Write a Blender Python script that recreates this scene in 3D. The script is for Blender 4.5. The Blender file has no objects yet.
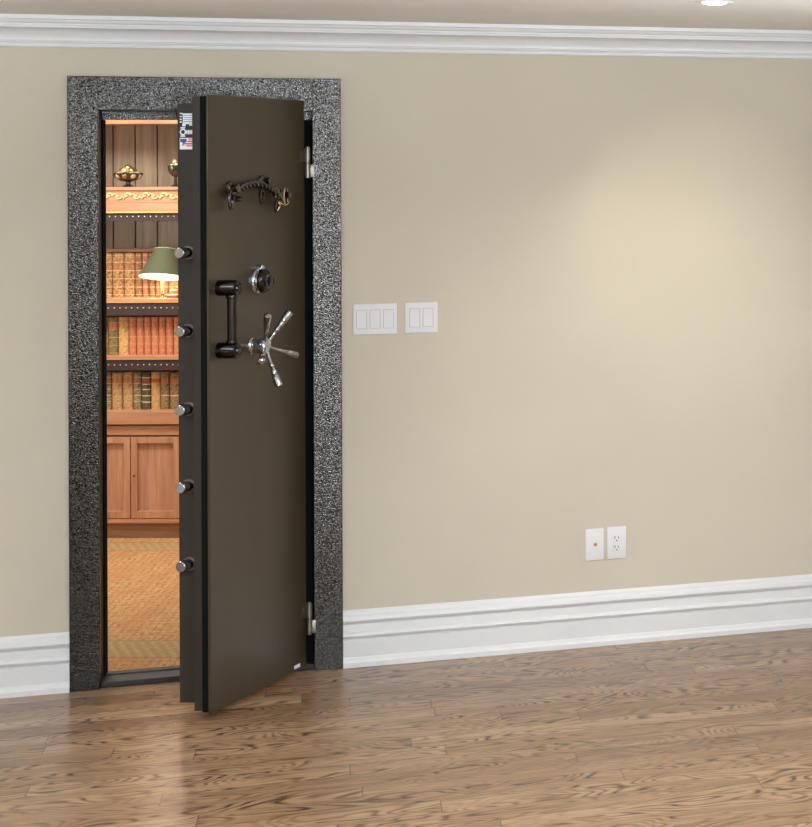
import bpy, bmesh, math, random
from mathutils import Vector, Matrix
random.seed(7)
PI = math.pi
scene = bpy.context.scene
COL = scene.collection

# ------------------------------------------------------------------ camera
F_PX, YAW, ROLL, CX, CY, CAM_H, CAM_D = 2022.68, .3713, -.0041, 1137.67, 166.74, 1.8007, 7.8748
W, H = 812, 827
RIGHT = Vector((math.cos(YAW), -math.sin(YAW), 0))
FWD = Vector((math.sin(YAW), math.cos(YAW), 0))
UP = Vector((0, 0, 1))
R_I = RIGHT * math.cos(ROLL) + UP * math.sin(ROLL)
U_I = -RIGHT * math.sin(ROLL) + UP * math.cos(ROLL)
EYE = Vector((0, -CAM_D, CAM_H))
cam = bpy.data.cameras.new('camera'); cam_o = bpy.data.objects.new('camera', cam); COL.objects.link(cam_o)
M = Matrix((R_I, U_I, -FWD)).transposed().to_4x4(); M.translation = EYE
cam_o.matrix_world = M
cam.sensor_fit = 'HORIZONTAL'; cam.sensor_width = 36; cam.lens = F_PX * 36 / W
cam.shift_x = (W / 2 - CX) / W; cam.shift_y = (CY - H / 2) / W
cam.clip_start = .05; cam.clip_end = 100
scene.camera = cam_o

def at(px, py, p0, n):
    """the point of a real plane (through p0, normal n) that the photograph shows at px, py"""
    d = FWD + R_I * ((px - CX) / F_PX) + U_I * ((CY - py) / F_PX)
    n = Vector(n)
    return EYE + d * ((Vector(p0) - EYE).dot(n) / d.dot(n))

# ------------------------------------------------------------------ materials
def lin(c):
    return tuple((v / 255 / 12.92) if v / 255 <= .04045 else ((v / 255 + .055) / 1.055) ** 2.4 for v in c) + (1,)

def mat(name, rgb=(128, 128, 128), rough=.5, metal=0, **kw):
    m = bpy.data.materials.new(name); m.use_nodes = True
    b = m.node_tree.nodes['Principled BSDF']
    b.inputs['Base Color'].default_value = lin(rgb)
    b.inputs['Roughness'].default_value = rough
    b.inputs['Metallic'].default_value = metal
    for k, v in kw.items():
        b.inputs[k.replace('_', ' ')].default_value = v
    return m

class NT:
    def __init__(s, m): s.m = m; s.t = m.node_tree; s.b = s.t.nodes['Principled BSDF']
    def n(s, typ, **kw):
        nd = s.t.nodes.new(typ)
        for k, v in kw.items():
            if hasattr(nd, k): setattr(nd, k, v)
            else: nd.inputs[k.replace('_', ' ')].default_value = v
        return nd
    def l(s, a, b): s.t.links.new(a, b)
    def math(s, op, a, b=None, c=None):
        nd = s.t.nodes.new('ShaderNodeMath'); nd.operation = op
        for i, v in enumerate((a, b, c)):
            if v is None: continue
            if isinstance(v, (int, float)): nd.inputs[i].default_value = v
            else: s.l(v, nd.inputs[i])
        return nd.outputs[0]
    def ramp(s, fac, stops):
        nd = s.t.nodes.new('ShaderNodeValToRGB'); e = nd.color_ramp.elements
        while len(e) < len(stops): e.new(.5)
        for i, (p, c) in enumerate(stops): e[i].position = p; e[i].color = c if len(c) == 4 else lin(c)
        s.l(fac, nd.inputs[0]); return nd.outputs[0]
    def mix(s, fac, a, b, mode='MIX'):
        nd = s.t.nodes.new('ShaderNodeMix'); nd.data_type = 'RGBA'; nd.blend_type = mode
        for i, v in ((0, fac), (6, a), (7, b)):
            if isinstance(v, (int, float, tuple)): nd.inputs[i].default_value = v
            else: s.l(v, nd.inputs[i])
        return nd.outputs[2]
    def coord(s, out='Object'): return s.n('ShaderNodeTexCoord').outputs[out]
    def mapped(s, scale, out='Object', rot=(0, 0, 0)):
        mp = s.n('ShaderNodeMapping'); mp.inputs['Scale'].default_value = scale; mp.inputs['Rotation'].default_value = rot
        s.l(s.coord(out), mp.inputs[0]); return mp.outputs[0]
    def noise(s, vec, scale, detail=2, rough=.5, dist=0):
        nd = s.n('ShaderNodeTexNoise'); nd.inputs['Scale'].default_value = scale; nd.inputs['Detail'].default_value = detail
        nd.inputs['Roughness'].default_value = rough; nd.inputs['Distortion'].default_value = dist
        s.l(vec, nd.inputs['Vector']); return nd.outputs[0]
    def bump(s, h, strength, dist):
        nd = s.n('ShaderNodeBump'); nd.inputs['Strength'].default_value = strength; nd.inputs['Distance'].default_value = dist
        s.l(h, nd.inputs['Height']); s.l(nd.outputs[0], s.b.inputs['Normal'])
    def color(s, c): s.l(c, s.b.inputs['Base Color'])

def wall_paint():
    m = mat('beige_wall_paint', (195, 185, 166), .75); k = NT(m)
    nz = k.noise(k.coord(), 1.6, 3)
    k.color(k.ramp(nz, [(.3, (193, 183, 163)), (.7, (198, 188, 168))]))
    k.bump(k.noise(k.coord(), 220, 2), .12, .001)
    return m
def white_paint(name, c=(220, 218, 216), r=.38):
    m = mat(name, c, r); k = NT(m)
    nz = k.noise(k.coord(), 3, 2)
    k.color(k.ramp(nz, [(.3, tuple(int(v * .985) for v in c)), (.7, c)]))
    return m

def oak_floor():
    m = mat('oak_floor_planks', (150, 118, 88), .27); k = NT(m)
    sep = k.n('ShaderNodeSeparateXYZ'); k.l(k.coord(), sep.inputs[0])
    x, y = sep.outputs[0], sep.outputs[1]
    PW, PL = .118, 1.15
    row = k.math('FLOOR', k.math('DIVIDE', y, PW))
    wn = k.n('ShaderNodeTexWhiteNoise', noise_dimensions='1D'); k.l(row, wn.inputs['W'])
    xs = k.math('ADD', k.math('DIVIDE', x, PL), k.math('MULTIPLY', wn.outputs['Value'], 7.3))
    cell = k.math('FLOOR', xs)
    cid = k.math('ADD', k.math('MULTIPLY', row, 17.31), k.math('MULTIPLY', cell, 3.77))
    wc = k.n('ShaderNodeTexWhiteNoise', noise_dimensions='1D'); k.l(cid, wc.inputs['W'])
    h1 = wc.outputs['Value']
    comb = k.n('ShaderNodeCombineXYZ')
    k.l(k.math('MULTIPLY', x, 2.2), comb.inputs[0]); k.l(k.math('MULTIPLY', y, 7.5), comb.inputs[1])
    k.l(k.math('MULTIPLY', cid, 5.13), comb.inputs[2])
    fld = k.noise(comb.outputs[0], 1.0, 1.6, .45, .35)
    rings = k.math('SINE', k.math('MULTIPLY', fld, 130))
    rl = k.math('POWER', k.math('MULTIPLY_ADD', rings, .5, .5), 2.4)
    # patches where the cathedral figure is strong
    comb2 = k.n('ShaderNodeCombineXYZ')
    k.l(k.math('MULTIPLY', x, 1.3), comb2.inputs[0]); k.l(k.math('MULTIPLY', y, 9), comb2.inputs[1]); k.l(cid, comb2.inputs[2])
    pt = k.ramp(k.noise(comb2.outputs[0], 1.6, 2), [(.40, (0, 0, 0, 1)), (.62, (1, 1, 1, 1))])
    comb3 = k.n('ShaderNodeCombineXYZ')
    k.l(k.math('MULTIPLY', x, 9), comb3.inputs[0]); k.l(k.math('MULTIPLY', y, 190), comb3.inputs[1]); k.l(cid, comb3.inputs[2])
    fib = k.noise(comb3.outputs[0], 1, 3, .6)
    base = k.ramp(h1, [(0, (138, 108, 82)), (.3, (178, 144, 111)), (.62, (160, 128, 98)), (.85, (196, 162, 127)), (1, (130, 101, 78))])
    cg = k.noise(k.mapped((1.2, 6, 1)), 1.5, 3)
    base = k.mix(k.ramp(cg, [(.35, (0, 0, 0, 1)), (.7, (.45, .45, .45, 1))]), base, lin((131, 98, 72)))
    c = k.mix(k.math('MULTIPLY', rl, k.math('MULTIPLY_ADD', pt, .72, .28)), base, lin((70, 48, 32)))
    c = k.mix(k.ramp(fib, [(.38, (.42, .42, .42, 1)), (.6, (0, 0, 0, 1))]), c, lin((104, 76, 54)))
    fy = k.math('FRACT', k.math('DIVIDE', y, PW)); fx = k.math('FRACT', xs)
    ey = k.math('LESS_THAN', k.math('MINIMUM', fy, k.math('SUBTRACT', 1, fy)), .012)
    ex = k.math('LESS_THAN', k.math('MINIMUM', fx, k.math('SUBTRACT', 1, fx)), .0016)
    edge = k.math('MAXIMUM', ey, ex)
    c = k.mix(k.math('MULTIPLY', edge, .55), c, lin((70, 48, 34)))
    k.color(c)
    k.l(k.math('MULTIPLY_ADD', fib, .14, .17), k.b.inputs['Roughness'])
    k.bump(k.math('SUBTRACT', k.math('MULTIPLY', fib, .12), k.math('MULTIPLY', edge, .6)), .25, .0006)
    k.b.inputs['Specular IOR Level'].default_value = .2
    return m

def hammertone():
    m = mat('hammertone_bronze_paint', (84, 78, 70), .13, 1); k = NT(m)
    co = k.coord()
    v = k.n('ShaderNodeTexVoronoi'); v.inputs['Scale'].default_value = 230; k.l(co, v.inputs['Vector'])
    nz = k.noise(co, 250, 2, .6)
    k.color(k.ramp(nz, [(.40, (30, 26, 22)), (.64, (88, 83, 78))]))
    k.bump(k.math('ADD', v.outputs['Distance'], nz), .22, .0024)
    return m
def bronze_satin():
    m = mat('satin_bronze_paint', (70, 58, 43), .34, .25); k = NT(m)
    nz = k.noise(k.mapped((3, 3, 1)), 2, 3)
    k.color(k.ramp(nz, [(.3, (64, 54, 40)), (.7, (70, 59, 44))]))
    k.bump(k.noise(k.coord(), 500, 2), .12, .0004)
    return m
def bronze_dark():
    m = mat('dark_bronze_edge_paint', (46, 39, 32), .55, .2); k = NT(m)
    k.bump(k.noise(k.coord(), 330, 2), .35, .0008)
    return m

def wood(name, light, dark, sc=(1, 1, 1), vert=True, rough=.4):
    m = mat(name, light, rough); k = NT(m)
    s = (26, 26, 1.6) if vert else (1.6, 26, 26)
    v = k.mapped(tuple(a * b for a, b in zip(s, sc)))
    a = k.noise(v, 1.4, 4, .6, .6); b = k.noise(v, 6, 2, .6)
    c = k.ramp(a, [(.3, dark), (.65, light)])
    c = k.mix(k.ramp(b, [(.35, (.3, .3, .3, 1)), (.6, (0, 0, 0, 1))]), c, lin(dark))
    k.color(c); k.bump(b, .1, .0006)
    return m

def rug_mat():
    m = mat('woven_rug', (205, 158, 98), .95); k = NT(m)
    sep = k.n('ShaderNodeSeparateXYZ'); k.l(k.coord(), sep.inputs[0])
    x, y = sep.outputs[0], sep.outputs[1]
    # ornament: small repeated motifs in rows
    gx = k.math('SINE', k.math('MULTIPLY', x, 210)); gy = k.math('SINE', k.math('MULTIPLY', y, 62))
    nz = k.noise(k.mapped((60, 22, 1)), 1.0, 3, .7)
    motif = k.math('ADD', k.math('MULTIPLY', k.math('MULTIPLY', gx, gy), .16), nz)
    field = k.ramp(motif, [(.34, (158, 112, 66)), (.46, (196, 150, 96)), (.56, (218, 180, 124)), (.68, (186, 130, 84))])
    big = k.noise(k.mapped((7, 1.2, 1), rot=(0, 0, .35)), 1.3, 2)
    field = k.mix(k.ramp(big, [(.42, (0, 0, 0, 1)), (.62, (.5, .5, .5, 1))]), field, lin((196, 128, 84)))
    fine = k.noise(k.coord(), 230, 2, .6)
    field = k.mix(k.ramp(fine, [(.4, (.4, .4, .4, 1)), (.62, (0, 0, 0, 1))]), field, lin((160, 112, 62)))
    # borders
    def band(a, b): return k.math('MULTIPLY', k.math('GREATER_THAN', y, a), k.math('LESS_THAN', y, b))
    dots = k.math('GREATER_THAN', k.math('MULTIPLY', k.math('SINE', k.math('MULTIPLY', x, 150)), k.math('SINE', k.math('MULTIPLY', y, 100))), .15)
    bcol = k.mix(k.math('MULTIPLY', dots, .5), lin((190, 158, 108)), lin((132, 112, 72)))
    bcol = k.mix(k.ramp(nz, [(.4, (.5, .5, .5, 1)), (.6, (0, 0, 0, 1))]), bcol, lin((158, 128, 84)))
    msk = k.math('MAXIMUM', band(RB[0], RB[1]), band(RB[2], RB[3]))
    c = k.mix(msk, field, bcol)
    ln = k.math('MAXIMUM', k.math('MAXIMUM', band(RB[0] - .012, RB[0]), band(RB[1], RB[1] + .012)), k.math('MAXIMUM', band(RB[2] - .014, RB[2]), band(RB[3], RB[3] + .014)))
    c = k.mix(k.math('MULTIPLY', ln, .6), c, lin((140, 104, 60)))
    k.color(c); k.bump(k.math('ADD', fine, motif), .5, .004)
    return m

# ------------------------------------------------------------------ mesh builder
class MB:
    def __init__(s): s.bm = bmesh.new()
    def box(s, lo, hi, bev=0, M=None):
        r = bmesh.ops.create_cube(s.bm, size=1)
        vs = r['verts']
        for v in vs:
            v.co = Vector([lo[i] + (v.co[i] + .5) * (hi[i] - lo[i]) for i in range(3)])
        if bev:
            es = list({e for v in vs for e in v.link_edges})
            rr = bmesh.ops.bevel(s.bm, geom=es, offset=bev, segments=2, affect='EDGES', profile=.6)
            vs = list({v for f in rr['faces'] for v in f.verts} | {v for v in vs if v.is_valid})
        if M is not None: bmesh.ops.transform(s.bm, matrix=M, verts=vs)
        return s
    def tube(s, pts, r, seg=12, caps=True, closed=False):
        pts = [Vector(p) for p in pts]; n = len(pts)
        rs = r if isinstance(r, (list, tuple)) else [r] * n
        rings = []; prev = None
        for i, p in enumerate(pts):
            if closed: t = pts[(i + 1) % n] - pts[i - 1]
            else: t = (pts[min(i + 1, n - 1)] - pts[max(i - 1, 0)])
            t.normalize()
            if prev is None:
                a = Vector((0, 0, 1)) if abs(t.z) < .9 else Vector((1, 0, 0))
            else: a = prev
            x = (a - t * a.dot(t)).normalized(); prev = x; y = t.cross(x)
            rings.append([s.bm.verts.new(p + (x * math.cos(q) + y * math.sin(q)) * rs[i]) for q in [2 * PI * j / seg for j in range(seg)]])
        m = n if closed else n - 1
        for i in range(m):
            A, B = rings[i], rings[(i + 1) % n]
            for j in range(seg):
                s.bm.faces.new((A[j], A[(j + 1) % seg], B[(j + 1) % seg], B[j]))
        if caps and not closed:
            s.bm.faces.new(rings[0][::-1]); s.bm.faces.new(rings[-1])
        return s
    def lathe(s, prof, M=None, seg=28, close=False):
        """prof: (radius, height) pairs turned about local z"""
        rings = []
        for r, z in prof:
            if r < 1e-6: rings.append([s.bm.verts.new((0, 0, z))])
            else: rings.append([s.bm.verts.new((r * math.cos(2 * PI * j / seg), r * math.sin(2 * PI * j / seg), z)) for j in range(seg)])
        pr = list(zip(rings, rings[1:])) + ([(rings[-1], rings[0])] if close else [])
        for A, B in pr:
            for j in range(seg):
                k = (j + 1) % seg
                f = [A[0] if len(A) == 1 else A[j]] + ([] if len(A) == 1 else [A[k]]) + ([B[0]] if len(B) == 1 else [B[k], B[j]])
                s.bm.faces.new(f)
        vs = [v for r in rings for v in r]
        if M is not None: bmesh.ops.transform(s.bm, matrix=M, verts=vs)
        return s
    def extrude(s, prof, a, b, axis='x', close=True):
        """profile of (p, z) pairs, p = distance out of the wall along -y, run from x=a to x=b"""
        A = [s.bm.verts.new((a, -p, z)) for p, z in prof]; B = [s.bm.verts.new((b, -p, z)) for p, z in prof]
        n = len(prof)
        for i in range(n):
            j = (i + 1) % n; s.bm.faces.new((A[i], A[j], B[j], B[i]))
        s.bm.faces.new(A[::-1]); s.bm.faces.new(B)
        return s
    def poly(s, pts, z0, z1):
        A = [s.bm.verts.new((x, y, z0)) for x, y in pts]; B = [s.bm.verts.new((x, y, z1)) for x, y in pts]
        n = len(pts)
        for i in range(n):
            j = (i + 1) % n; s.bm.faces.new((A[i], A[j], B[j], B[i]))
        s.bm.faces.new(A[::-1]); s.bm.faces.new(B)
        return s
    def ball(s, c, r, seg=12):
        bmesh.ops.create_uvsphere(s.bm, u_segments=seg, v_segments=max(6, seg * 2 // 3), radius=r, matrix=Matrix.Translation(c)); return s
    def build(s, name, m, parent=None, smooth=False, ang=40):
        bmesh.ops.recalc_face_normals(s.bm, faces=s.bm.faces)
        me = bpy.data.meshes.new(name); s.bm.to_mesh(me); s.bm.free()
        if smooth:
            for p in me.polygons: p.use_smooth = True
            me.set_sharp_from_angle(angle=math.radians(ang))
        for mm in (m if isinstance(m, (list, tuple)) else [m]): me.materials.append(mm)
        o = bpy.data.objects.new(name, me); COL.objects.link(o)
        if parent: o.parent = parent
        return o

def tag(o, label, cat, group=None, kind=None):
    if label: o['label'] = label
    if cat: o['category'] = cat
    if group: o['group'] = group
    if kind: o['kind'] = kind
    return o
def thing(name, label, cat, loc=(0, 0, 0), rotz=0, group=None):
    o = bpy.data.objects.new(name, None); COL.objects.link(o); o.location = loc; o.rotation_euler = (0, 0, rotz)
    o.empty_display_size = .05
    return tag(o, label, cat, group)
def struct(o): o['kind'] = 'structure'; return o
def axis(p, d):
    """matrix taking local z to direction d at p"""
    return Matrix.Translation(p) @ Vector(d).to_track_quat('Z', 'Y').to_matrix().to_4x4()

# ------------------------------------------------------------------ palette
M_wall = wall_paint(); M_trim = white_paint('white_trim_paint'); M_ceil = white_paint('ceiling_paint', (240, 239, 238), .8)
M_floor = oak_floor(); M_ham = hammertone(); M_brz = bronze_satin(); M_edge = bronze_dark()
M_gasket = mat('black_seal_and_dark_rebate', (12, 11, 11), .85, Specular_IOR_Level=.15)
M_chrome = mat('polished_chrome', (176, 178, 184), .07, 1)
M_darkchrome = mat('darkened_chrome', (62, 61, 60), .10, 1)  # chrome with its dark reflections put into the base colour
M_jack = mat('jack_brass', (168, 122, 74), .4, .8)
M_orn = mat('antique_nickel', (96, 95, 93), .12, 1)
M_brass = mat('pale_brass', (226, 204, 160), .18, 1)
M_steel = mat('brushed_steel', (128, 120, 108), .35, .9)
M_plate = mat('white_plastic', (222, 219, 220), .55, Specular_IOR_Level=.25)
M_slot = mat('dark_slot', (60, 54, 50), .6)
M_gold = mat('gold_leaf', (220, 175, 95), .35, .6)

# ------------------------------------------------------------------ main room
XL, XR, YB, ZC = -3.6, 2.0, -10.6, 2.335
OL, OR, OT = -.835, -.105, 2.03            # rough opening in the wall
WT = .14
b = MB().box((XL - .15, 0, 0), (OL, WT, 2.6)).box((OR, 0, 0), (XR + .15, WT, 2.6)).box((OL, 0, OT), (OR, WT, 2.6))
struct(b.build('wall_back', M_wall))
struct(MB().box((XL - .15, YB, 0), (XL, 0, 2.6)).build('wall_left', M_wall))
struct(MB().box((XR, YB, 0), (XR + .15, 0, 2.6)).build('wall_right', M_wall))
WX0, WX1, WZ0, WZ1 = -.25, 1.5, 1.25, 2.3
struct(MB().box((XL, YB - .15, 0), (WX0, YB, 2.6)).box((WX1, YB - .15, 0), (XR, YB, 2.6)).box((WX0, YB - .15, 0), (WX1, YB, WZ0))
       .box((WX0, YB - .15, WZ1), (WX1, YB, 2.6)).build('wall_front', M_wall))
wf = MB()
for x in (WX0, (WX0 + WX1) / 2 - .02, WX1 - .04): wf.box((x, YB - .1, WZ0), (x + .04, YB - .04, WZ1))
for z in (WZ0, WZ1 - .04): wf.box((WX0, YB - .1, z), (WX1, YB - .04, z + .04))
struct(wf.build('window_1', M_trim))
struct(MB().box((XL - .15, YB - .15, -.1), (XR + .15, WT, 0)).build('floor', M_floor))
struct(MB().box((XL - .15, YB - .15, ZC), (XR + .15, 0, ZC + .1)).build('ceiling', M_ceil))

crown = [(0, 2.228), (.007, 2.228), (.012, 2.232), (.013, 2.239), (.009, 2.241), (.010, 2.244), (.015, 2.246), (.016, 2.250)]
for i in range(9):
    q = PI / 2 * i / 8
    crown.append((.018 + .044 * (1 - math.cos(q)), 2.252 + .040 * math.sin(q)))
crown += [(.066, 2.294), (.067, 2.300), (.072, 2.301), (.073, 2.307), (.079, 2.312), (.083, 2.320), (.089, 2.322), (.090, ZC), (0, ZC)]
base = [(0, 0), (.026, 0), (.026, .017), (.022, .024), (.019, .034), (.016, .036), (.016, .099), (.009, .1015), (.010, .105), (.018, .107),
        (.021, .113), (.018, .121), (.012, .126), (.011, .153), (.006, .155), (.007, .158), (.015, .160), (.019, .168), (.017, .180),
        (.010, .188), (.009, .196), (.004, .2046), (0, .2046)]
FL, FR, FT = -.9103, -.0301, 2.13           # outer edge of the vault frame
c = MB().extrude(crown, XL, XR).build('trim_back', M_trim); struct(c)
struct(MB().extrude(base, XL, FL).build('baseboard_left', M_trim))
struct(MB().extrude(base, FR, XR).build('baseboard_right', M_trim))
for nm, prof in (('trim', crown), ('baseboard', base)):
    o = MB().extrude(prof, YB, -.095).build(nm + '_right_side', M_trim); o.rotation_euler = (0, 0, -PI / 2); o.location = (XR, 0, 0)
    o.matrix_world = Matrix(((0, 1, 0, XR), (1, 0, 0, 0), (0, 0, 1, 0), (0, 0, 0, 1))); struct(o)
    o = MB().extrude(prof, YB, -.095).build(nm + '_left_side', M_trim)
    o.matrix_world = Matrix(((0, -1, 0, XL), (1, 0, 0, 0), (0, 0, 1, 0), (0, 0, 0, 1))); struct(o)

# ------------------------------------------------------------------ vault door frame
IL, IR, IT = -.815, -.126, 2.012
fr = thing('vault_door_frame', 'hammered dark metal frame standing around the half-open vault door', 'door frame', ((FL + FR) / 2, 0, 0))
ox = (FL + FR) / 2
def fb(lo, hi, bev=.002):
    return MB().box((lo[0] - ox, lo[1], lo[2]), (hi[0] - ox, hi[1], hi[2]), bev)
cas = fb((FL, -.022, 0), (IL, 0, FT)); cas.box((IR - ox, -.022, 0), (FR - ox, 0, FT), .002); cas.box((IL - ox - .001, -.022, IT), (IR - ox + .001, 0, FT), .002)
cas.build('casing', M_ham, fr)
j = fb((OL, .001, .0), (IL, WT, IT)); j.box((IR - ox, .001, 0), (OR - ox, WT, IT)); j.box((OL - ox, .001, IT), (OR - ox, WT, OT))
j.build('jamb', M_edge, fr)
fb((IL + .001, .10, .026), (IL + .008, WT, IT - .031)).build('rebate_strip', M_gasket, fr)
st = MB(); st.box((IL - ox, .10, IT - .030), (IR - ox, WT, IT), .001); st.build('door_stop', M_ham, fr)
sl_ = fb((IL + .0005, .075, .026), (IL + .006, .098, IT - .031)); sl_.build('rebate_dark_strip', M_gasket, fr)  # black strip added to darken the left rebate
sr_ = fb((IR - .034, .035, .026), (IR - .0005, .098, IT - .031)); sr_.build('rebate_dark_strip', M_gasket, fr)  # added black lip that darkens the hinge gap and hides the lit study
th = fb((IL, .0, 0), (IR, .10, .020), .003)
th.box((IL - ox, .10, 0), (IR - ox, WT, .026), .003)
tho = th.build('threshold', M_edge, fr); tho['label'] = 'dark bronze sill across the foot of the frame'
def knuckle(z0, z1, r=.0095, seg=20):
    return MB().lathe([(0, z0), (r * .8, z0), (r, z0 + .002), (r, z1 - .002), (r * .8, z1), (0, z1)], Matrix.Translation((0, 0, 0)), seg)
HX, HY = -.142, -.048
for z0, z1 in ((1.772, 1.826), (.138, .193)):
    k_ = knuckle(z0, z1)
    for v in k_.bm.verts: v.co += Vector((HX - ox, HY, 0))
    k_.box((HX - ox + .004, -.0475, z0 + .004), (IR - ox + .006, -.0225, z1 - .006), .001)
    k_.build('lower_hinge_knuckle', M_steel, fr, True)['label'] = 'steel hinge knuckle welded to the casing'

# ------------------------------------------------------------------ vault door (swung open about its right edge)
DANG, DW, DHX, DHY, DZ0, DZ1 = 1.1273, .6495, -.1525, -.032, .022, 2.050
door = thing('vault_door', 'brown bronze steel vault door standing ajar with spoked wheel and bolts', 'vault door', (DHX, DHY, 0), DANG)
DU = Vector((-math.cos(DANG), -math.sin(DANG), 0)); DN = Vector((-math.sin(DANG), math.cos(DANG), 0)); DP = Vector((DHX, DHY, 0))
def dp(px, py, off=0):
    """door-local point seen at px, py on the plane lying off in front of the door face"""
    P = at(px, py, DP - DN * off, DN) - DP
    return Vector((-P.dot(DU), -off, P.z))
def lbox(x0, y0, z0, x1, y1, z1, bev=0): return MB().box((x0, y0, z0), (x1, y1, z1), bev)
lbox(-DW, 0, DZ0, 0, .008, DZ1, .0028).build('front_plate', M_brz, door)
lbox(-DW + .004, .006, DZ0 + .008, -.004, .030, DZ1 - .006).build('gasket', M_gasket, door)['label'] = 'black seal strip behind the front plate'
lbox(-DW + .002, .030, DZ0 + .012, -.006, .056, DZ1 - .006, .001).build('door_flange', M_edge, door)
lbox(-DW + .018, .056, DZ0 + .035, -.02, .115, DZ1 - .03, .002).build('door_body', M_edge, door)
for z in (1.534, 1.278, 1.022, .770, .514):
    zz = z - .002
    bm_ = MB().lathe([(0, -.03), (.018, -.03), (.018, .050), (.0165, .0545), (.0145, .056), (0, .056)], axis((-DW + .018, .080, zz), (-1, 0, 0)), 28)
    bo = bm_.build('locking_bolt', M_chrome, door, True, 22)
    MB().lathe([(.0182, .0), (.0225, 0), (.0225, .002), (.021, .0035), (.0182, .0035)], axis((-DW + .018, .080, zz), (-1, 0, 0)), 28, close=True).build('bolt_collar', M_steel, bo, True)
for z0, z1 in ((1.826, 1.881), (.193, .249)):
    k_ = knuckle(z0, z1)
    q = Matrix.Rotation(-DANG, 4, 'Z')
    off = q @ (Vector((HX, HY, 0)) - DP)
    for v in k_.bm.verts: v.co = v.co + off
    k_.tube([(off.x, off.y, z1 - .001), (off.x, off.y, z1 + .004)], .006, 12)
    k_.box((-.030, -.003, z0 + .004), (-.004, -.0003, z1 - .012), .0008)
    k_.box((min(off.x, -.006), -.004, z0 + .004), (max(off.x, .004), -.0003, z1 - .002), .0008)
    k_.build('upper_hinge_knuckle', M_steel, door, True)['label'] = 'steel hinge knuckle fixed to the door'

# pull handle
hb1 = dp(219, 288); hb2 = dp(219, 350.5)
ph = MB(); OFF = .050
posts = []
grip_x = (hb1.x + hb2.x) / 2
gr = MB().tube([(grip_x, -OFF + .006, hb2.z - .005), (grip_x, -OFF + .006, hb1.z + .005)], .0145, 20)
for zc in ((hb1.z + hb2.z) / 2 + (hb1.z - hb2.z) * .36, (hb1.z + hb2.z) / 2 - (hb1.z - hb2.z) * .36):
    gr.lathe([(.0145, -.006), (.0175, -.005), (.0185, 0), (.0175, .005), (.0145, .006)], Matrix.Translation((grip_x, -OFF + .006, zc)), 20)
hd = gr.build('pull_handle', M_darkchrome, door, True)
for hbp in (hb1, hb2):
    MB().lathe([(0, 0), (.0265, 0), (.0265, .008), (.0265, OFF + .008), (.0245, OFF + .014), (.018, OFF + .017), (.016, OFF + .0155), (.012, OFF + .0155), (.010, OFF + .019), (0, OFF + .019)],
               axis((grip_x, 0, hbp.z), (0, -1, 0)), 32).build('handle_post', M_darkchrome, hd, True)

# combination dial
dc = dp(257, 281)
MB().lathe([(0, 0), (.045, 0), (.045, .006), (.040, .012), (.036, .013), (.034, .016), (0, .016)], axis((dc.x, 0, dc.z), (0, -1, 0)), 40).build('dial_ring', M_chrome, door, True)
kn = MB().lathe([(0, .016), (.036, .016), (.041, .020), (.041, .027), (.036, .034), (.026, .038), (.022, .040), (.0225, .049), (.018, .052), (0, .053)], axis((dc.x, 0, dc.z), (0, -1, 0)), 40)
kno = kn.build('dial_knob', M_darkchrome, door, True)
gp = MB()
for i in range(24):
    q = 2 * PI * i / 24
    gp.tube([(dc.x + .0225 * math.cos(q), -.041, dc.z + .0225 * math.sin(q)), (dc.x + .0225 * math.cos(q), -.049, dc.z + .0225 * math.sin(q))], .0016, 6)
gp.build('knurled_grip', M_chrome, kno, True)
nt = MB()
nt.lathe([(0, 0), (.011, 0), (.011, .018), (.008, .021), (0, .021)], axis((dc.x + .004, 0, dc.z + .046), (0, -1, 0)), 16)
nt.build('dial_index_cap', M_chrome, door, True)

# spoked wheel
hc = dp(252, 346)
hub = MB().lathe([(0, 0), (.030, 0), (.030, .003), (.026, .006), (.0245, .008), (.0245, .030), (.029, .034), (.030, .050), (.026, .056), (.012, .059), (0, .060)], axis((hc.x, 0, hc.z), (0, -1, 0)), 36)
hubo = hub.build('spoke_wheel_hub', M_chrome, door, True)
for k in range(5):
    q = math.radians(-18 + 72 * k)
    d = Vector((math.cos(q) * .112, -.044, math.sin(q) * .120))
    L = d.length
    p0 = Vector((hc.x, -.045, hc.z)) + d.normalized() * .020
    sp = MB().lathe([(0, 0), (.006, 0), (.0065, L * .35), (.0085, L * .37), (.0085, L * .42), (.0065, L * .44), (.0085, L * .52), (  .0105, L * .60), (.009, L * .64), (.0115, L * .68), (.0128, L * .92), (.012, L * .97), (.006, L * 1.0), (0, L * 1.0)],
                    axis(p0, d), 18)
    sp.build('spoke_handle', M_chrome, door, True)

# arched ornament with hanging rings
pL = dp(232, 190, .010); pM = dp(262.5, 181, .010); pR = dp(284, 196, .010)
def arcpts(pxs, off, n=40):
    P = [dp(x, y, off) for x, y in pxs]; out = []
    for i in range(len(P) - 1):
        p0 = P[max(i - 1, 0)]; p1 = P[i]; p2 = P[i + 1]; p3 = P[min(i + 2, len(P) - 1)]
        for j in range(n):
            t = j / n
            out.append(.5 * ((2 * p1) + (p2 - p0) * t + (2 * p0 - 5 * p1 + 4 * p2 - p3) * t * t + (3 * p1 - p0 - 3 * p2 + p3) * t ** 3))
    return out + [P[-1]]
ctr = arcpts([(231, 196), (239, 190), (247, 185.5), (256, 184), (265, 185.5), (272, 190), (280, 198)], .018, 12)
arch = None
for s in (0, 1):
    tw = []
    for i, p in enumerate(ctr):
        q = i * .62 + PI * s
        tw.append(p + Vector((0, math.cos(q) * .005, math.sin(q) * .006)))
    tb = MB().tube(tw, .0072, 10)
    if arch is None: arch = tb.build('twisted_arch', M_orn, door, True, 60)
    else: tb.build('arch_strand', M_orn, arch, True, 60)
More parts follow.
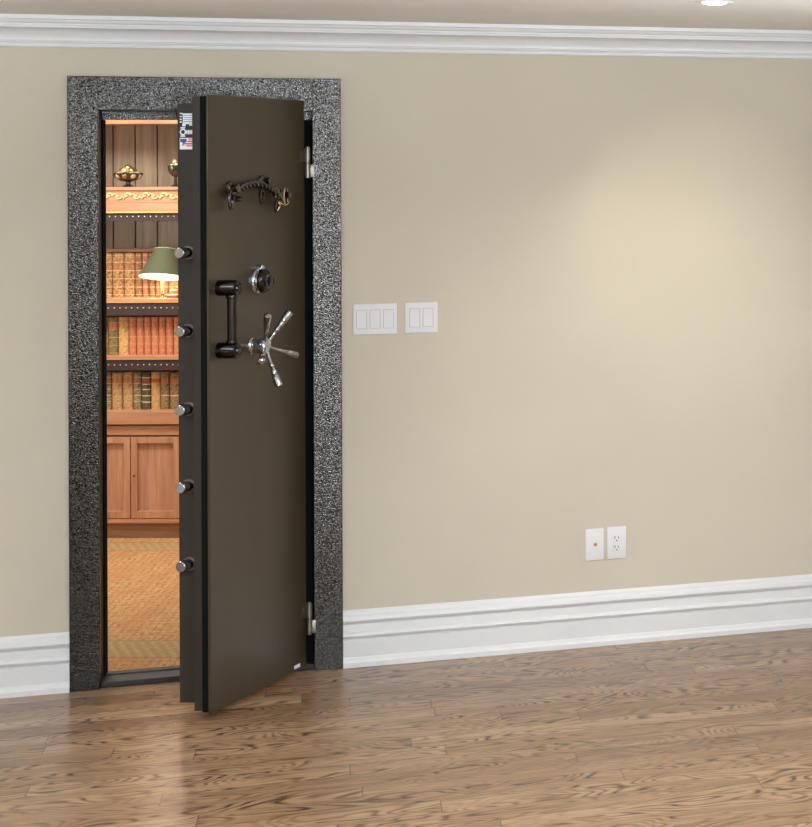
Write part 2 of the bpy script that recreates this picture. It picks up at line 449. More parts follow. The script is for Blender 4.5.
def rosette(px, py, m, r=.021):
    p = dp(px, py, .0)
    b_ = MB().lathe([(0, 0), (r, 0), (r, .004), (r * .8, .010), (r * .55, .012), (r * .5, .020), (r * .62, .026), (r * .55, .033), (0, .036)], axis((p.x, 0, p.z), (0, -1, 0)), 24)
    for i in range(8):
        q = 2 * PI * i / 8
        b_.ball((p.x + r * .85 * math.cos(q), -.006, p.z + r * .85 * math.sin(q)), r * .22, 8)
    return b_.build('rosette', m, door, True)
def ring(px, py, rx, rz, m, par, tilt=0, off=.030, w=.0038):
    p = dp(px, py, off); P = []
    for i in range(28):
        q = 2 * PI * i / 28
        a, c_ = rx * math.cos(q), rz * math.sin(q)
        P.append((p.x + a * math.cos(tilt) + c_ * math.sin(tilt), p.y + a * .25, p.z - a * math.sin(tilt) + c_ * math.cos(tilt)))
    return MB().tube(P, w, 8, closed=True).build('hanging_ring', m, par, True)
r1 = rosette(229, 188, M_orn, .022); ring(231, 200, .018, .030, M_orn, r1, 0, .024, .005)
r2 = rosette(261, 181, M_orn, .020); ring(262, 196.5, .022, .024, M_orn, r2, 0, .024, .005)
r3 = rosette(281, 195, M_orn, .020); ring(285.5, 196, .026, .030, M_brass, r3, 0, .022, .004)
ring(277, 206, .017, .020, M_orn, r3, .5, .024, .0045)
for i, (px, py) in enumerate(((276, 193), (278.5, 195))): ring(px, py, .008, .018, M_brass, r3, 0, .020, .002)
sc = dp(277, 200, .03)
MB().tube(arcpts([(289, 201), (286, 205), (281, 203.5), (278, 201), (280, 206), (277, 211)], .026, 6), .0028, 8).build('scroll', M_brass, r3, True)
lk = dp(240, 199, .012)
MB().lathe([(0, 0), (.010, 0), (.010, .010), (.006, .020), (0, .022)], axis((lk.x, 0, lk.z), (0, -1, 0)), 14).build('small_knob', M_orn, door, True)

# product sticker on the bolt side of the door, and the small one at its foot
M_white = mat('white_print', (232, 236, 240), .5); M_black = mat('black_print', (20, 22, 26), .5)
M_blue = mat('blue_print', (62, 66, 140), .5); M_red = mat('red_print', (206, 62, 78), .5); M_grey = mat('grey_print', (120, 134, 160), .5)
sx = -DW + .018
def sbox(y0, z0, y1, z1, t): return ((sx - t, y0, z0), (sx - t + .0003, y1, z1))
# on this face depth runs right-to-left in the photo: larger y is further left
sk = MB().box((sx - .0006, .060, 1.869), (sx - .0001, .108, 1.993)).build('warning_sticker', M_black, door)
sk['label'] = 'black, white, red and blue sticker'
def part(name, m, rects, t=.0009):
    k = MB()
    for y0, z0, y1, z1 in rects: k.box(*sbox(y0, z0, y1, z1, t))
    return k.build(name, m, sk)
part('text_panel', M_white, [(.0615, 1.953, .096, 1.988), (.0615, 1.948, .074, 1.956), (.086, 1.946, .098, 1.956), (.0965, 1.986, .106, 1.990), (.100, 1.976, .106, 1.980), (.100, 1.967, .106, 1.971), (.100, 1.958, .106, 1.962)])
part('text_lines', M_grey, [(.064, z, .094, z + .0022) for z in (1.981, 1.974, 1.967, 1.960)], .0012)
em = MB(); em.lathe([(.0068, 0), (.0105, 0), (.0105, .0006), (.0068, .0006)], axis((sx - .0008, .0955, 1.9275), (-1, 0, 0)), 20, close=True)
em.box(*sbox(.088, 1.939, .104, 1.943, .0009)); em.box(*sbox(.088, 1.912, .104, 1.916, .0009)); em.build('emblem', M_white, sk)
part('caption', M_white, [(.064 + i * .0055, 1.920, .0675 + i * .0055, 1.934) for i in range(4)] + [(.063, 1.9265, .086, 1.929)])
part('flag_white', M_white, [(.0615, 1.8705, .1065, 1.908)])
part('flag_stripes', M_red, [(.0625, 1.902, .078, 1.906), (.0625, 1.894, .080, 1.899), (.0625, 1.886, .088, 1.891), (.0625, 1.880, .084, 1.884), (.090, 1.883, .099, 1.887)], .0012)
part('flag_canton', M_blue, [(.083, 1.894, .105, 1.905), (.088, 1.888, .097, 1.894)], .0012)
q0 = dp(299.5, 664.5); q1 = dp(294.8, 668)
fs = MB()
zc = (q0.z + q1.z) / 2
fs.box((q1.x - .004, -.0006, zc - .008), (q0.x + .004, -.0001, zc + .006))
fso = fs.build('maker_sticker', M_white, door); fso['label'] = 'small white and blue sticker near the foot of the door'
MB().box((q1.x - .004, -.001, zc - .0105), (q0.x + .004, -.0005, zc - .006)).build('sticker_band', M_blue, fso)

# ------------------------------------------------------------------ switches and sockets
def plate(name, label, cat, x0, z0, x1, z1, group, parts):
    cx_ = (x0 + x1) / 2; cz = (z0 + z1) / 2
    t = thing(name, label, cat, (cx_, 0, cz), 0, group)
    MB().box((x0 - cx_, -.006, z0 - cz), (x1 - cx_, -.0002, z1 - cz), .0022).build('cover_plate', M_plate, t, True)
    parts(t); return t
def rockers(n, pitch=.046, w=.033, h=.066, last_blank=False):
    def f(t):
        for i in range(n):
            x = (i - (n - 1) / 2) * pitch
            fr_ = MB()
            for a in ((x - w / 2 - .0015, -h / 2 - .0015, x - w / 2, h / 2 + .0015), (x + w / 2, -h / 2 - .0015, x + w / 2 + .0015, h / 2 + .0015),
                      (x - w / 2, -h / 2 - .0015, x + w / 2, -h / 2), (x - w / 2, h / 2, x + w / 2, h / 2 + .0015)):
                fr_.box((a[0], -.0064, a[1]), (a[2], -.0058, a[3]))
            r = MB()
            A = [(x - w / 2, -h / 2), (x + w / 2, -h / 2)]
            tilt = .0012 if i % 2 else .0016
            vs = [r.bm.verts.new(p) for p in ((x - w / 2, -.0095 - tilt * .6, -h / 2), (x + w / 2, -.0095 - tilt * .6, -h / 2), (x + w / 2, -.0088, 0), (x - w / 2, -.0088, 0), (x - w / 2, -.0095 + tilt * .6, h / 2), (x + w / 2, -.0095 + tilt * .6, h / 2),
                                              (x - w / 2, -.004, -h / 2), (x + w / 2, -.004, -h / 2), (x - w / 2, -.004, h / 2), (x + w / 2, -.004, h / 2), (x - w / 2, -.004, 0), (x + w / 2, -.004, 0))]
            for q in ((0, 1, 2, 3), (3, 2, 5, 4), (6, 0, 3, 10), (10, 3, 4, 8), (1, 7, 11, 2), (2, 11, 9, 5), (0, 6, 7, 1), (4, 5, 9, 8)): r.bm.faces.new([vs[j] for j in q])
            ro = r.build('rocker', M_plate, t)
            fr_.build('rocker_gap', M_gap, ro)
            for z in (-.0485, .0485):
                MB().lathe([(0, 0), (.0028, 0), (.0024, .0012), (0, .0014)], axis((x, -.0058, z), (0, -1, 0)), 10).build('screw', M_screw, t)
    return f
M_gap = mat('painted_gap_shade', (168, 162, 158), .6); M_screw = mat('painted_screw', (222, 220, 218), .35)  # grey strips round the rockers put the gap's shade into the colour
plate('light_switch_plate', 'wide white three-rocker switch plate beside the vault frame', 'light switch', .008, 1.202, .157, 1.313, 'light switches by the vault frame', rockers(3))
plate('light_switch_plate', 'narrower white two-rocker switch plate right of the three-rocker one', 'light switch', .185, 1.202, .298, 1.314, 'light switches by the vault frame', rockers(2))
def coax(t):
    o = MB().lathe([(0, 0), (.0065, 0), (.0065, .002), (.0042, .0025), (.0042, .009), (.002, .009), (0, .007)], axis((.003, -.0058, 0), (0, -1, 0)), 14).build('cable_jack', M_jack, t, True)
    for z in (-.042, .042): MB().lathe([(0, 0), (.0028, 0), (.0024, .0012), (0, .0014)], axis((0, -.0058, z), (0, -1, 0)), 10).build('screw', M_screw, t)
def sockets(t):
    MB().box((-.0175, -.0085, -.034), (.0175, -.0055, .034), .0012).build('socket_insert', M_plate, t, True)
    for z in (.0175, -.0175):
        k = MB().box((-.0085, -.0090, z - .001), (-.0055, -.0084, z + .008)).box((.0050, -.0090, z - .001), (.0075, -.0084, z + .007))
        k.lathe([(0, 0), (.0028, 0), (.0028, .0006), (0, .0006)], axis((0, -.0084, z - .0085), (0, -1, 0)), 12)
        k.build('socket_slots', M_slot, t)
    MB().lathe([(0, 0), (.0026, 0), (.002, .0012), (0, .0014)], axis((0, -.0084, 0), (0, -1, 0)), 10).build('screw', M_screw, t)
plate('cable_wall_plate', 'blank white wall plate with one brass cable jack above baseboard', 'wall plate', .822, .322, .889, .441, 'wall plates low on the wall', coax)
plate('power_outlet', 'white double power socket right of the cable jack plate', 'power outlet', .902, .322, .972, .443, 'wall plates low on the wall', sockets)

# ------------------------------------------------------------------ recessed ceiling light
LX, LY = 1.09, -1.34
dl = thing('recessed_ceiling_light', 'small round recessed downlight shining in the ceiling above the wall', 'ceiling light', (LX, LY, ZC))
MB().lathe([(.040, -.003), (.058, -.004), (.060, -.0005), (.040, -.0005)], None, 32, close=True).build('trim_ring', M_trim, dl, True)
M_lampglow = mat('lit_lamp_lens', (255, 250, 240), .4); NT(M_lampglow).b.inputs['Emission Color'].default_value = (1, .95, .86, 1); NT(M_lampglow).b.inputs['Emission Strength'].default_value = 14
MB().lathe([(0, -.010), (.022, -.009), (.034, -.006), (.0395, -.002), (0, -.002)], None, 24).build('lens', M_lampglow, dl, True)

# ------------------------------------------------------------------ the study beyond the door
BP = at(140, 539, (0, 0, 0), (0, 0, 1))
def sl(px, py, d=0):
    """study-local (x, z) of what the photograph shows at px, py on the plane d behind the bookcase front"""
    P = at(px, py, BP + FWD * d, FWD) - BP
    return P.dot(RIGHT), P.z
def sw(x, y): return (BP.x + RIGHT.x * x + FWD.x * y, BP.y + RIGHT.y * x + FWD.y * y)
def down(s, y_to):   # point on side wall s that meets the line y = y_to
    x, y = sw(s, 0); t = (y - y_to) / FWD.y
    return (x - FWD.x * t, y_to)
SBK = .42
A_, B_, C_, D_ = sw(-1.0, SBK), sw(2.3, SBK), down(2.3, WT), down(-1.0, WT)
M_swall = mat('study_wall_paint', (196, 184, 166), .8)
M_sceil = mat('study_ceiling_paint', (220, 212, 200), .8)
M_sfloor = wood('study_floor_boards', (120, 80, 50), (84, 54, 34), vert=False)
struct(MB().poly([A_, B_, C_, D_], -.1, 0).build('floor', M_sfloor))
struct(MB().poly([A_, B_, C_, D_], 2.45, 2.55).build('ceiling', M_sceil))
def wallseg(p, q, nm):
    p = Vector(p); q = Vector(q); d = (q - p).normalized(); n = Vector((d.y, -d.x)) * .1
    struct(MB().poly([tuple(p), tuple(q), tuple(q + n), tuple(p + n)], 0, 2.55).build(nm, M_swall))
wallseg(B_, A_, 'wall_study_back') ; wallseg(A_, D_, 'wall_study_left'); wallseg(C_, B_, 'wall_study_right')

# rug: its front is cut along the doorway; ornament runs with the bookcase
def fdep(py): return (at(140, py, (0, 0, 0), (0, 0, 1)) - BP).dot(FWD)
RB = (fdep(660), fdep(643.5), fdep(552.5), fdep(545))
M_rug = rug_mat()
def to_l(p): v = Vector((p[0], p[1], 0)) - BP; return (v.dot(RIGHT), v.dot(FWD))
r0 = to_l((-1.35, WT + .02)); r1_ = to_l((-.06, WT + .02))
rug = MB().poly([(-.62, -.03), (r0[0], r0[1]), (r1_[0], r1_[1]), (1.5, r1_[1] + .2), (1.5, -.03)], 0.0005, .010).build('woven_rug', M_rug)
rug.location = BP; rug.rotation_euler = (0, 0, -YAW)
tag(rug, 'golden orange patterned woven rug lying on the floor beyond the doorway', 'rug')

M_wood = wood('honey_oak', (208, 156, 122), (176, 124, 92), rough=.38)
M_woodh = wood('honey_oak_rail', (206, 152, 116), (178, 124, 90), vert=False, rough=.38)
M_wdark = wood('oak_plinth', (180, 134, 100), (142, 100, 72), vert=False)
M_back = wood('aged_oak_boards', (168, 150, 124), (126, 110, 90), (.7, .7, .7))
M_leather = mat('dark_leather_fringe', (58, 42, 44), .55)

M_stud = mat('bright_brass_stud', (250, 226, 170), .25, .5)
bc = thing('library_bookcase', 'honey oak library bookcase with panelled cupboard doors below its shelves', 'bookcase', BP, -YAW)
X0, X1 = -.48, .62
def Z(py, d=0): return sl(140, py, d)[1]
def X(px, d=0): return sl(px, 300, d)[0]
def bb(x0, y0, z0, x1, y1, z1, bev=0): return MB().box((x0, y0, z0), (x1, y1, z1), bev)
zt = Z(411)
k = bb(X0, .012, Z(523), X1, .37, Z(436)); k.build('cupboard_body', M_wood, bc)
bb(X0, .006, 0.0, X1, .37, Z(523)).build('plinth', M_wdark, bc)
k = bb(X0, -.012, Z(523), X1, .012, Z(520.5), .002); k.box((X0, -.006, Z(520.5)), (X1, .012, Z(518.5)), .001); k.build('plinth_moulding', M_woodh, bc)
k = bb(X0, -.022, Z(424), X1, .37, zt, .003); k.build('counter_ledge', M_woodh, bc)
bb(X0, -.004, Z(435), X1, .37, Z(425.5), .001).build('frieze_rail', M_woodh, bc)
def cupdoor(xa, xb, handle):
    za, zb = Z(518), Z(437); s_ = .030; y0, y1 = -.008, .012
    k = bb(xa, y0, za, xa + s_, y1, zb, .0015)
    k.box((xb - s_, y0, za), (xb, y1, zb), .0015)
    k.box((xa + s_, y0, za), (xb - s_, y1, za + s_ * 1.15), .0015); k.box((xa + s_, y0, zb - s_), (xb - s_, y1, zb), .0015)
    o = k.build('cupboard_door', M_wood, bc)
    p = bb(xa + s_, .0085, za + s_, xb - s_, .0118, zb - s_)
    p.build('door_panel', M_wood, o)
    if handle:
        MB().lathe([(0, 0), (.005, 0), (.004, .003), (0, .003)], axis((xa + .015, -.008, (za + zb) / 2 + .01), (0, -1, 0)), 12).build('keyhole', M_slot, o)
w_ = X(179.5) - X(131)
cupdoor(X(131), X(179.5), True); cupdoor(X(130) - w_ * 1.15, X(130), False); cupdoor(X(181), X(181) + w_, False)
# upper part
k = MB()
k.box((X0, .02, zt), (X0 + .025, .37, Z(119))); k.build('side_panel', M_wood, bc)
bb(X1 - .025, .02, zt, X1, .37, Z(119)).build('side_panel', M_wood, bc)
k = MB(); x = X0 + .025 - .066
while x < X1 - .03:
    x2 = min(x + .112, X1 - .025); k.box((max(x, X0 + .025) + .003, .340, zt), (x2 - .003, .366, Z(120, .35)), .003); x = x2
k.box((X0 + .025, .362, zt), (X1 - .025, .37, Z(120, .35)))
k.build('back_boards', M_back, bc)
def studs(x, y, z, par):
    first = MB().ball((0, 0, 0), .0036, 8).build('brass_stud', M_stud, par, True); first.location = (x, y, z)
    while x < X1 - .06:
        x += .0286; o = first.copy(); COL.objects.link(o); o.parent = par; o.location = (x, y, z)
def shelf(y_top, y_edge, y_bot, name='shelf'):
    k = bb(X0 + .025, .004, Z(y_edge), X1 - .025, .352, Z(y_top), .0015)
    o = k.build(name, M_woodh, bc)
    v = bb(X0 + .025, .008, Z(y_bot), X1 - .025, .011, Z(y_edge)); vo = v.build('leather_valance', M_leather, bc); vo['label'] = 'dark studded leather strip under the shelf edge'
    g = bb(X0 + .025, .001, Z(y_edge) + .001, X1 - .025, .004, Z(y_edge) + .005); 
    g.build('gilt_line', M_gold, o)
    studs(X0 + .04, .0075, Z(y_edge + 5), vo)
shelf(299, 303, 315.5); shelf(356, 360, 370.5)
# carved cornice shelf
k = bb(X0, -.012, Z(190), X1, .352, Z(187), .001); k.build('cornice_ledge', M_woodh, bc)
k = bb(X0, -.002, Z(211.5), X1, .03, Z(190)); fz = k.build('carved_frieze', M_woodh, bc)
cv = MB(); x = X0 + .03; zc_ = (Z(191) + Z(201)) / 2; i = 0
while x < X1 - .02:
    s = 1 if i % 2 else -1
    pts = [(x + .020 * math.cos(a) * (1 - t * .75), -.004, zc_ + s * .017 * math.sin(a) * (1 - t * .75)) for t, a in [(j / 14, s * 0 + 4.6 * j / 14) for j in range(15)]]
    cv.tube(pts, [.0062 * (1 - .5 * j / 14) for j in range(15)], 8)
    cv.tube([(x + .018, -.004, zc_), (x + .030, -.005, zc_ + s * .012), (x + .042, -.004, zc_ - s * .004)], [.003, .0065, .002], 8)
    cv.ball((x, -.005, zc_), .0055, 8)
    x += .044; i += 1
cv.build('leaf_carving', mat('gilded_carving', (226, 196, 136), .45, .1), fz, True)
bb(X0, -.005, Z(202.5), X1, .0, Z(201)).build('frieze_bead', M_woodh, fz)
v = bb(X0, .006, Z(221), X1, .010, Z(211.5)).build('leather_valance', M_leather, bc)
MB().box((X0, -.006, Z(213)), (X1, .006, Z(211.5)), .001).build('gilt_line', M_gold, v)
studs(X0 + .02, .0055, Z(216.5), v)
bb(X0 + .025, .26, Z(252, .26), X1 - .025, .28, Z(248.5, .26), .001).build('book_rail', M_woodh, bc)
k = bb(X0 - .01, -.02, Z(124), X1 + .01, .37, Z(113), .003); k.build('top_cornice', M_woodh, bc)

# books
def leather(name, c1, c2, gilt=0, bands=(), bandc=(214, 170, 100), label=None):
    """spine leather with worn patches, gilt tooling, bands at fractions of the height"""
    m = mat(name, c1, .55); k = NT(m)
    sep = k.n('ShaderNodeSeparateXYZ'); k.l(k.coord('Generated'), sep.inputs[0]); z = sep.outputs[2]
    nz = k.noise(k.mapped((60, 60, 40)), 1, 4, .65)
    c = k.ramp(nz, [(.35, c2), (.62, c1)])
    if gilt:
        g = k.noise(k.coord(), 170, 2, .7); v = k.n('ShaderNodeTexVoronoi'); v.inputs['Scale'].default_value = 90; k.l(k.coord(), v.inputs['Vector'])
        c = k.mix(k.math('MULTIPLY', k.math('GREATER_THAN', k.math('ADD', g, k.math('MULTIPLY', v.outputs['Distance'], .4)), .72), gilt), c, lin((236, 196, 128)))
    for a, b_, col, f in bands:
        msk = k.math('MULTIPLY', k.math('GREATER_THAN', z, a), k.math('LESS_THAN', z, b_))
        c = k.mix(k.math('MULTIPLY', msk, f), c, lin(col))
    k.color(c); k.bump(nz, .3, .0008); return m
GL = (226, 186, 118)
five = [(p - .008, p + .008, (238, 200, 130), .7) for p in (.05, .22, .41, .60, .79, .95)]
L_orn = leather('ornate_tan_leather', (158, 112, 74), (118, 78, 50), .5, five + [(.62, .78, (158, 92, 56), .45)])
L_brown = leather('worn_brown_leather', (142, 96, 62), (104, 64, 44), .25, five)
L_rose = leather('rose_leather', (176, 108, 86), (134, 76, 64), .2, five)
L_red = leather('salmon_red_leather', (208, 126, 92), (180, 98, 72), .22, [(p - .006, p + .006, (232, 160, 110), .6) for p in (.12, .30, .48, .62, .80, .93)])
L_gold = leather('golden_vellum', (214, 168, 104), (176, 126, 72), .5, [(.88, .93, (190, 110, 64), .5)])
L_green = leather('olive_green_leather', (122, 108, 70), (88, 78, 52), .2, [(.67, .85, (206, 128, 84), .85)] + [(p - .007, p + .007, (220, 184, 120), .7) for p in (.05, .24, .46, .66, .86)])
L_vel = leather('tan_vellum_red_tint', (192, 150, 100), (150, 108, 74), .35, [(.72, .84, (190, 100, 66), .5)] + [(p - .006, p + .006, (232, 194, 130), .6) for p in (.2, .36, .52, .7)])
L_gg = leather('grey_green_leather', (126, 114, 84), (88, 82, 62), .3, [(.72, .84, (168, 96, 70), .5)] + [(p - .010, p + .010, (226, 198, 150), .75) for p in (.22, .38, .54, .7, .86)])
L_dk = leather('dark_green_leather', (84, 80, 60), (56, 54, 42), .1, [(.70, .84, (178, 92, 66), .6)] + [(p - .014, p + .014, (232, 212, 176), .85) for p in (.2, .37, .54, .68, .86)])
L_gr = leather('golden_vellum_red_label', (208, 166, 106), (176, 132, 80), .2, [(.72, .82, (176, 74, 48), .9)])
L_ol = leather('brown_olive_leather', (134, 102, 66), (98, 76, 52), .25, [(.68, .82, (200, 120, 76), .6), (.36, .385, (236, 208, 160), .8)])
M_pages = mat('aged_paper', (214, 190, 150), .9)

def book(px0, px1, py0, py1, m, label, group, d=.15, raised=0, depth=.17):
    xa, xb = sl(px0, 300, d)[0], sl(px1, 300, d)[0]
    zb = BOOKBASE; za = sl(140, py0, d)[1]
    w = xb - xa - .0012; h = za - zb; cx_ = (xa + xb) / 2
    wx, wy = sw(cx_, d)
    t = thing('book', label, 'book', (wx, wy, BP.z + zb), -YAW, group)
    k = MB()
    # cover: rounded spine and two boards as one outline
    n = 8; out = []; r = min(w * .32, .010)
    for i in range(n + 1):
        a = PI * i / n; out.append((-w / 2 * math.cos(a), r * (1 - math.sin(a)) if True else 0))
    inn = [(w / 2, depth), (w / 2 - .002, depth), (w / 2 - .002, r + .004), (-w / 2 + .002, r + .004), (-w / 2 + .002, depth), (-w / 2, depth)]
    k.poly(out + inn, 0, h)
    if raised:
        for p in (.22, .41, .60, .79):
            pts = [(-w / 2 * math.cos(PI * i / n), r * (1 - math.sin(PI * i / n)) - .0006, h * p) for i in range(n + 1)]
            k.tube(pts, .0016, 6)
    k.build('cover', m, t, True, 50)
    MB().box((-w / 2 + .0022, r + .0042, .003), (w / 2 - .0022, depth - .004, h - .003)).build('page_block', M_pages, t)
    return t
G1, G2, G3 = 'books on the upper shelf behind the lamp', 'books on the middle shelf', 'books on the lowest shelf'
BOOKBASE = Z(299) + .0002
row1 = [(100.5, 111.3, L_orn, 'gold-tooled tan leather book, leftmost on the shelf with the lamp'),
        (111.9, 123, L_orn, 'gold-tooled tan leather book, second from left on the lamp shelf'),
        (123.5, 134, L_orn, 'gold-tooled tan leather book, third from left, left of plain brown book'),
        (134.6, 141.3, L_brown, 'plain brown leather book partly behind the left edge of the lampshade'),
        (141.8, 148, L_rose, 'rose-brown leather book behind the left side of the lampshade'),
        (148.5, 154.6, L_brown, 'brown leather book just left of the lamp stem'),
        (155, 161, L_rose, 'lit rose leather book directly behind the lamp stem'),
        (161.7, 167.5, L_rose, 'lit rose leather book just right of the lamp stem'),
        (168, 179, L_brown, 'brown leather book at the right behind the ivory box and lampshade')]
for a, b_, m, lb in row1: book(a, b_, 253, 299, m, lb, G1, d=.17, raised=m is L_orn, depth=.16)
BOOKBASE = Z(356) + .0002
row2 = [(99, 106.6, L_vel, 'sliver of a tan book at the far left of the middle shelf'),
        (107.2, 117, L_green, 'olive green book with a pink label on the middle shelf'),
        (117.4, 127.8, L_gold, 'bright golden vellum book between olive and salmon red books'),
        (128.2, 135.4, L_red, 'first salmon red book, touching the golden vellum book'),
        (135.8, 143, L_red, 'second salmon red book of the middle-shelf set, from left'),
        (143.3, 150, L_red, 'third salmon red book of the middle-shelf set, from left'),
        (150.4, 157.7, L_red, 'fourth salmon red book of the middle-shelf set, from left'),
        (158, 164.8, L_red, 'fifth salmon red book of the middle-shelf set, from left'),
        (165.2, 172.3, L_red, 'sixth salmon red book of the middle-shelf set, from left'),
        (172.8, 180, L_red, 'last salmon red book on the right, cut off by the vault door')]
for a, b_, m, lb in row2: book(a, b_, 317, 356, m, lb, G2, d=.06)
BOOKBASE = zt + .0002
row3 = [(98, 110, L_gg, 'grey-green book at the far left of the lowest shelf'),
        (110.8, 121, L_vel, 'tan vellum book, left one of a pair on the lowest shelf'),
        (121.8, 131.8, L_vel, 'tan vellum book, right one of a pair on the lowest shelf'),
        (132.2, 140.1, L_gg, 'grey-green book with red label beside the dark white-banded book'),
        (140.6, 149.2, L_dk, 'dark green book with pale raised bands on the lowest shelf'),
        (149.9, 159, L_gr, 'golden vellum book with a red band across its spine'),
        (159.4, 168, L_ol, 'brown olive book right of the golden red-banded book'),
        (168.7, 179, L_ol, 'brown olive book at the right end, touching the vault door edge')]
for i, (a, b_, m, lb) in enumerate(row3): book(a, b_, 372 + (i % 3 == 1) * .6, 411, m, lb, G3, d=.06)

# table lamp on the shelf
ld = .055
lx, _ = sl(162.5, 299, ld); lz = Z(299)
M_shade = mat('green_lampshade_cloth', (86, 88, 60), .75); M_shadein = mat('white_shade_lining', (246, 236, 206), .8)
M_ivory = mat('ivory_enamel', (240, 226, 196), .4)
lam = thing('table_lamp', 'small lit table lamp with tilted green shade on the book shelf', 'lamp', (*sw(lx, ld), BP.z + lz + .0003), -YAW)
hh = sl(162, 278, ld)[1] - lz      # height of the shade's lower rim
MB().lathe([(0, 0), (.020, 0), (.021, .002), (.016, .005), (.006, .008), (.005, .010), (.009, .016), (.012, .020), (.006, .023), (0, .023)], None, 24).build('base', M_brass, lam, True)
MB().lathe([(0, .022), (.007, .022), (.0085, .026), (.0085, hh + .02), (0, hh + .02)], None, 16).build('stem', M_ivory, lam, True)
tm = Matrix.Translation((0, 0, hh + .004)) @ Matrix.Rotation(math.radians(-13), 4, 'X')
rb, rt, sh = .106, .048, .140
MB().lathe([(rb, 0), (rt, sh), (rt - .0008, sh), (rb - .0008, 0)], tm, 40, close=True).build('lamp_shade', M_shade, lam, True)
MB().lathe([(rb - .0010, .0005), (rt - .0010, sh - .001), (rt - .0018, sh - .001), (rb - .0018, .0005)], tm, 40, close=True).build('shade_lining', M_shadein, lam, True)
tr_ = MB()
for r_, z_ in ((rb, 0), (rt, sh)):
    tr_.tube([tm @ Vector((r_ * math.cos(2 * PI * i / 40), r_ * math.sin(2 * PI * i / 40), z_)) for i in range(40)], .0014, 6, closed=True)
tr_.tube([tm @ Vector((-rt, 0, sh - .01)), tm @ Vector((0, 0, sh - .02)), tm @ Vector((rt, 0, sh - .01))], .0012, 6)
tr_.build('shade_trim', M_ivory, lam, True)
M_bulb = mat('lit_bulb', (255, 240, 210), .3); NT(M_bulb).b.inputs['Emission Color'].default_value = (1, .84, .58, 1); NT(M_bulb).b.inputs['Emission Strength'].default_value = 25
MB().lathe([(0, 0), (.008, .002), (.010, .012), (.018, .034), (.019, .045), (.014, .058), (0, .063)], Matrix.Translation((0, 0, hh + .018)), 18).build('bulb', M_bulb, lam, True)

# little ivory box and jar
bx_, _ = sl(173.5, 299, .06)
bxo = thing('trinket_box', 'little ivory box with a tan lid knob beside the lamp base', 'box', (*sw(bx_, .06), BP.z + lz + .0003), -YAW)
MB().box((-.024, -.018, 0), (.024, .018, .014), .002).build('box_body', mat('tan_leather_box', (150, 104, 70), .5), bxo)
MB().box((-.026, -.020, .0142), (.026, .020, .020), .002).build('box_lid', M_ivory, bxo)
MB().lathe([(0, .020), (.014, .020), (.018, .028), (.017, .038), (.010, .044), (0, .045)], None, 20).build('lid_knob', mat('tan_ceramic', (206, 160, 110), .3), bxo, True)

# bowls on the cornice
M_glass = mat('smoked_silver_bowl', (104, 98, 92), .2, .9)
M_amber = mat('amber_glass_ball', (224, 206, 158), .12, .5)
bd = .10
def bowl(px, name, label, cat, R, hgt, goblet=False):
    x_, _ = sl(px, 187, bd)
    t = thing(name, label, cat, (*sw(x_, bd), BP.z + Z(187) + .0003), -YAW)
    if goblet: prof = [(0, 0), (R * .7, 0), (R * .7, .004), (R * .25, .010), (R * .18, hgt * .34), (R * .6, hgt * .42), (R * .98, hgt * .6), (R, hgt * .78), (R * .95, hgt * .78), (R * .9, hgt * .6), (R * .5, hgt * .46), (0, hgt * .44)]
    else: prof = [(0, 0), (R * .38, 0), (R * .40, .004), (R * .16, .012), (R * .16, .024), (R * .5, .030), (R * .85, .046), (R, .066), (R * 1.03, .068), (R * .97, .066), (R * .80, .050), (R * .4, .036), (0, .033)]
    MB().lathe(prof, None, 32).build('bowl_body' if not goblet else 'goblet_body', M_glass, t, True)
    if not goblet:
        k = MB()
        for i in range(26):
            q = 2 * PI * i / 26
            k.tube([(R * .52 * math.cos(q), R * .52 * math.sin(q), .0305), (R * .87 * math.cos(q), R * .87 * math.sin(q), .0465), (R * 1.0 * math.cos(q), R * 1.0 * math.sin(q), .066)], .0018, 5)
        k.build('fluting', M_glass, t, True)
    zb = .058 if not goblet else hgt * .66
    rr = .019 if not goblet else .013
    lay = [(R * .70, 9, 0), (R * .36, 5, rr * 1.05), (0, 1, rr * 1.8)] if not goblet else [(R * .5, 5, 0), (R * .45, 4, rr * 1.3), (R * .1, 2, rr * 2.6)]
    for rad, n, dz in lay:
        for i in range(n):
            q = 2 * PI * i / n + dz * 40
            M_ = [M_amber, M_ball2][(i + int(dz * 100)) % 2]
            MB().ball((rad * math.cos(q), rad * math.sin(q), zb + dz), rr, 14).build('filling_ball', M_, t, True)
    return t
M_ball2 = mat('gilded_ball', (176, 158, 112), .2, .8)
bowl(128.2, 'footed_bowl', 'footed silver bowl heaped with shiny amber balls on top ledge', 'bowl', .066, .12)
bowl(175.5, 'goblet', 'tall goblet of amber balls on top ledge beside the vault door', 'goblet', .034, .135, True)

# ------------------------------------------------------------------ lights
def light(kind, name, loc, power, color, rot=(0, 0, 0), **kw):
    l = bpy.data.lights.new(name, kind); l.energy = power; l.color = color
    for k_, v_ in kw.items(): setattr(l, k_, v_)
    o = bpy.data.objects.new(name, l); COL.objects.link(o); o.location = loc; o.rotation_euler = rot
    return o
# daylight through the window behind the camera
light('AREA', 'window_daylight', ((WX0 + WX1) / 2, YB - .12, (WZ0 + WZ1) / 2), 370, (.62, .80, 1), (PI / 2, 0, 0), shape='RECTANGLE', size=WX1 - WX0, size_y=WZ1 - WZ0)
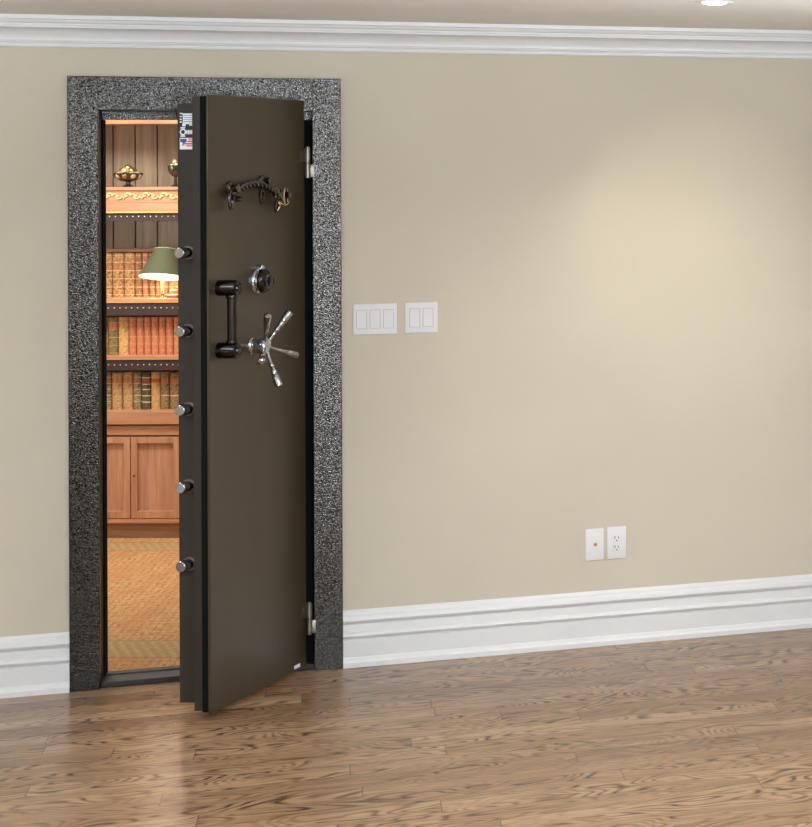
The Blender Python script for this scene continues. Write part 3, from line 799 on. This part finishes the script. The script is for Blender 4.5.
# added area fills under the ceiling, with no fixtures of their own
for x, y, p in ((-2.2, -3.2, 7), (.2, -3.4, 14), (1.4, -3.2, 14), (-1.8, -6.2, 9), (.8, -6.2, 14), (-1.0, -8.8, 12), (1.4, -8.8, 12)):
    light('AREA', 'downlight', (x, y, ZC - .01), p, (1, .97, .92), (0, 0, 0), shape='DISK', size=.5)
# unseen point fills added to brighten the room; no lamps stand here
for x, y, z, p in ((-2.2, -4.2, 1.5, 12), (.9, -8.4, 1.5, 35), (.9, -9.6, 1.5, 60)):
    light('POINT', 'room_fill_point', (x, y, z), p, (.93, .97, 1), shadow_soft_size=.18)
for x, y, p in ((-1.9, -2.4, 72), (1.5, -2.9, 100), (-1.5, -9.3, 14), (1.4, -9.3, 34)):  # unseen uplights added only to brighten the ceiling
    light('AREA', 'ceiling_fill_uplight', (x, y, 1.75), p, (.78, .90, 1), (PI, 0, 0), shape='DISK', size=.35)
# the visible downlight, tipped towards the wall
sp = light('SPOT', 'wall_spot', (LX, LY, ZC - .02), 17, (1, .86, .62), spot_size=math.radians(40), spot_blend=.5, shadow_soft_size=.02)
d = Vector((.10, math.cos(math.radians(30)), -math.sin(math.radians(30)))); sp.rotation_euler = d.to_track_quat('-Z', 'Y').to_euler()
sp2 = light('SPOT', 'wall_spot_wide', (LX, LY, ZC - .02), 60, (1, .98, .93), spot_size=math.radians(62), spot_blend=1, shadow_soft_size=.03)
sp2.rotation_euler = Vector((.02, 1.3, -1.35)).to_track_quat('-Z', 'Y').to_euler()

# study
px_, py_ = sw(.25, -.9)
light('AREA', 'study_overhead_fill', (px_, py_, 2.42), 58, (.98, .97, .94), (0, 0, -YAW), shape='RECTANGLE', size=1.4, size_y=.6)  # overhead fill added to light the study, no fixture modelled
light('POINT', 'study_front_fill', (*sw(-.62, -1.25), 1.45), 17, (1, .94, .85), shadow_soft_size=.12)  # unseen fill added to light the shelves from the front
v = Vector((*sw(lx, ld), BP.z + lz + hh + .02))
light('POINT', 'lamp_bulb_light', v, 3.4, (1, .90, .76), shadow_soft_size=.02)

w = bpy.data.worlds.new('world'); scene.world = w; w.use_nodes = True
w.node_tree.nodes['Background'].inputs[0].default_value = (.55, .65, .8, 1); w.node_tree.nodes['Background'].inputs[1].default_value = 1.0

vs = scene.view_settings
vs.view_transform = 'Standard'; vs.look = 'None'; vs.gamma = 1; vs.use_curve_mapping = False; vs.exposure = -.18
scene.cycles.max_bounces = 10; scene.cycles.diffuse_bounces = 5; scene.cycles.glossy_bounces = 5
scene.cycles.use_denoising = True
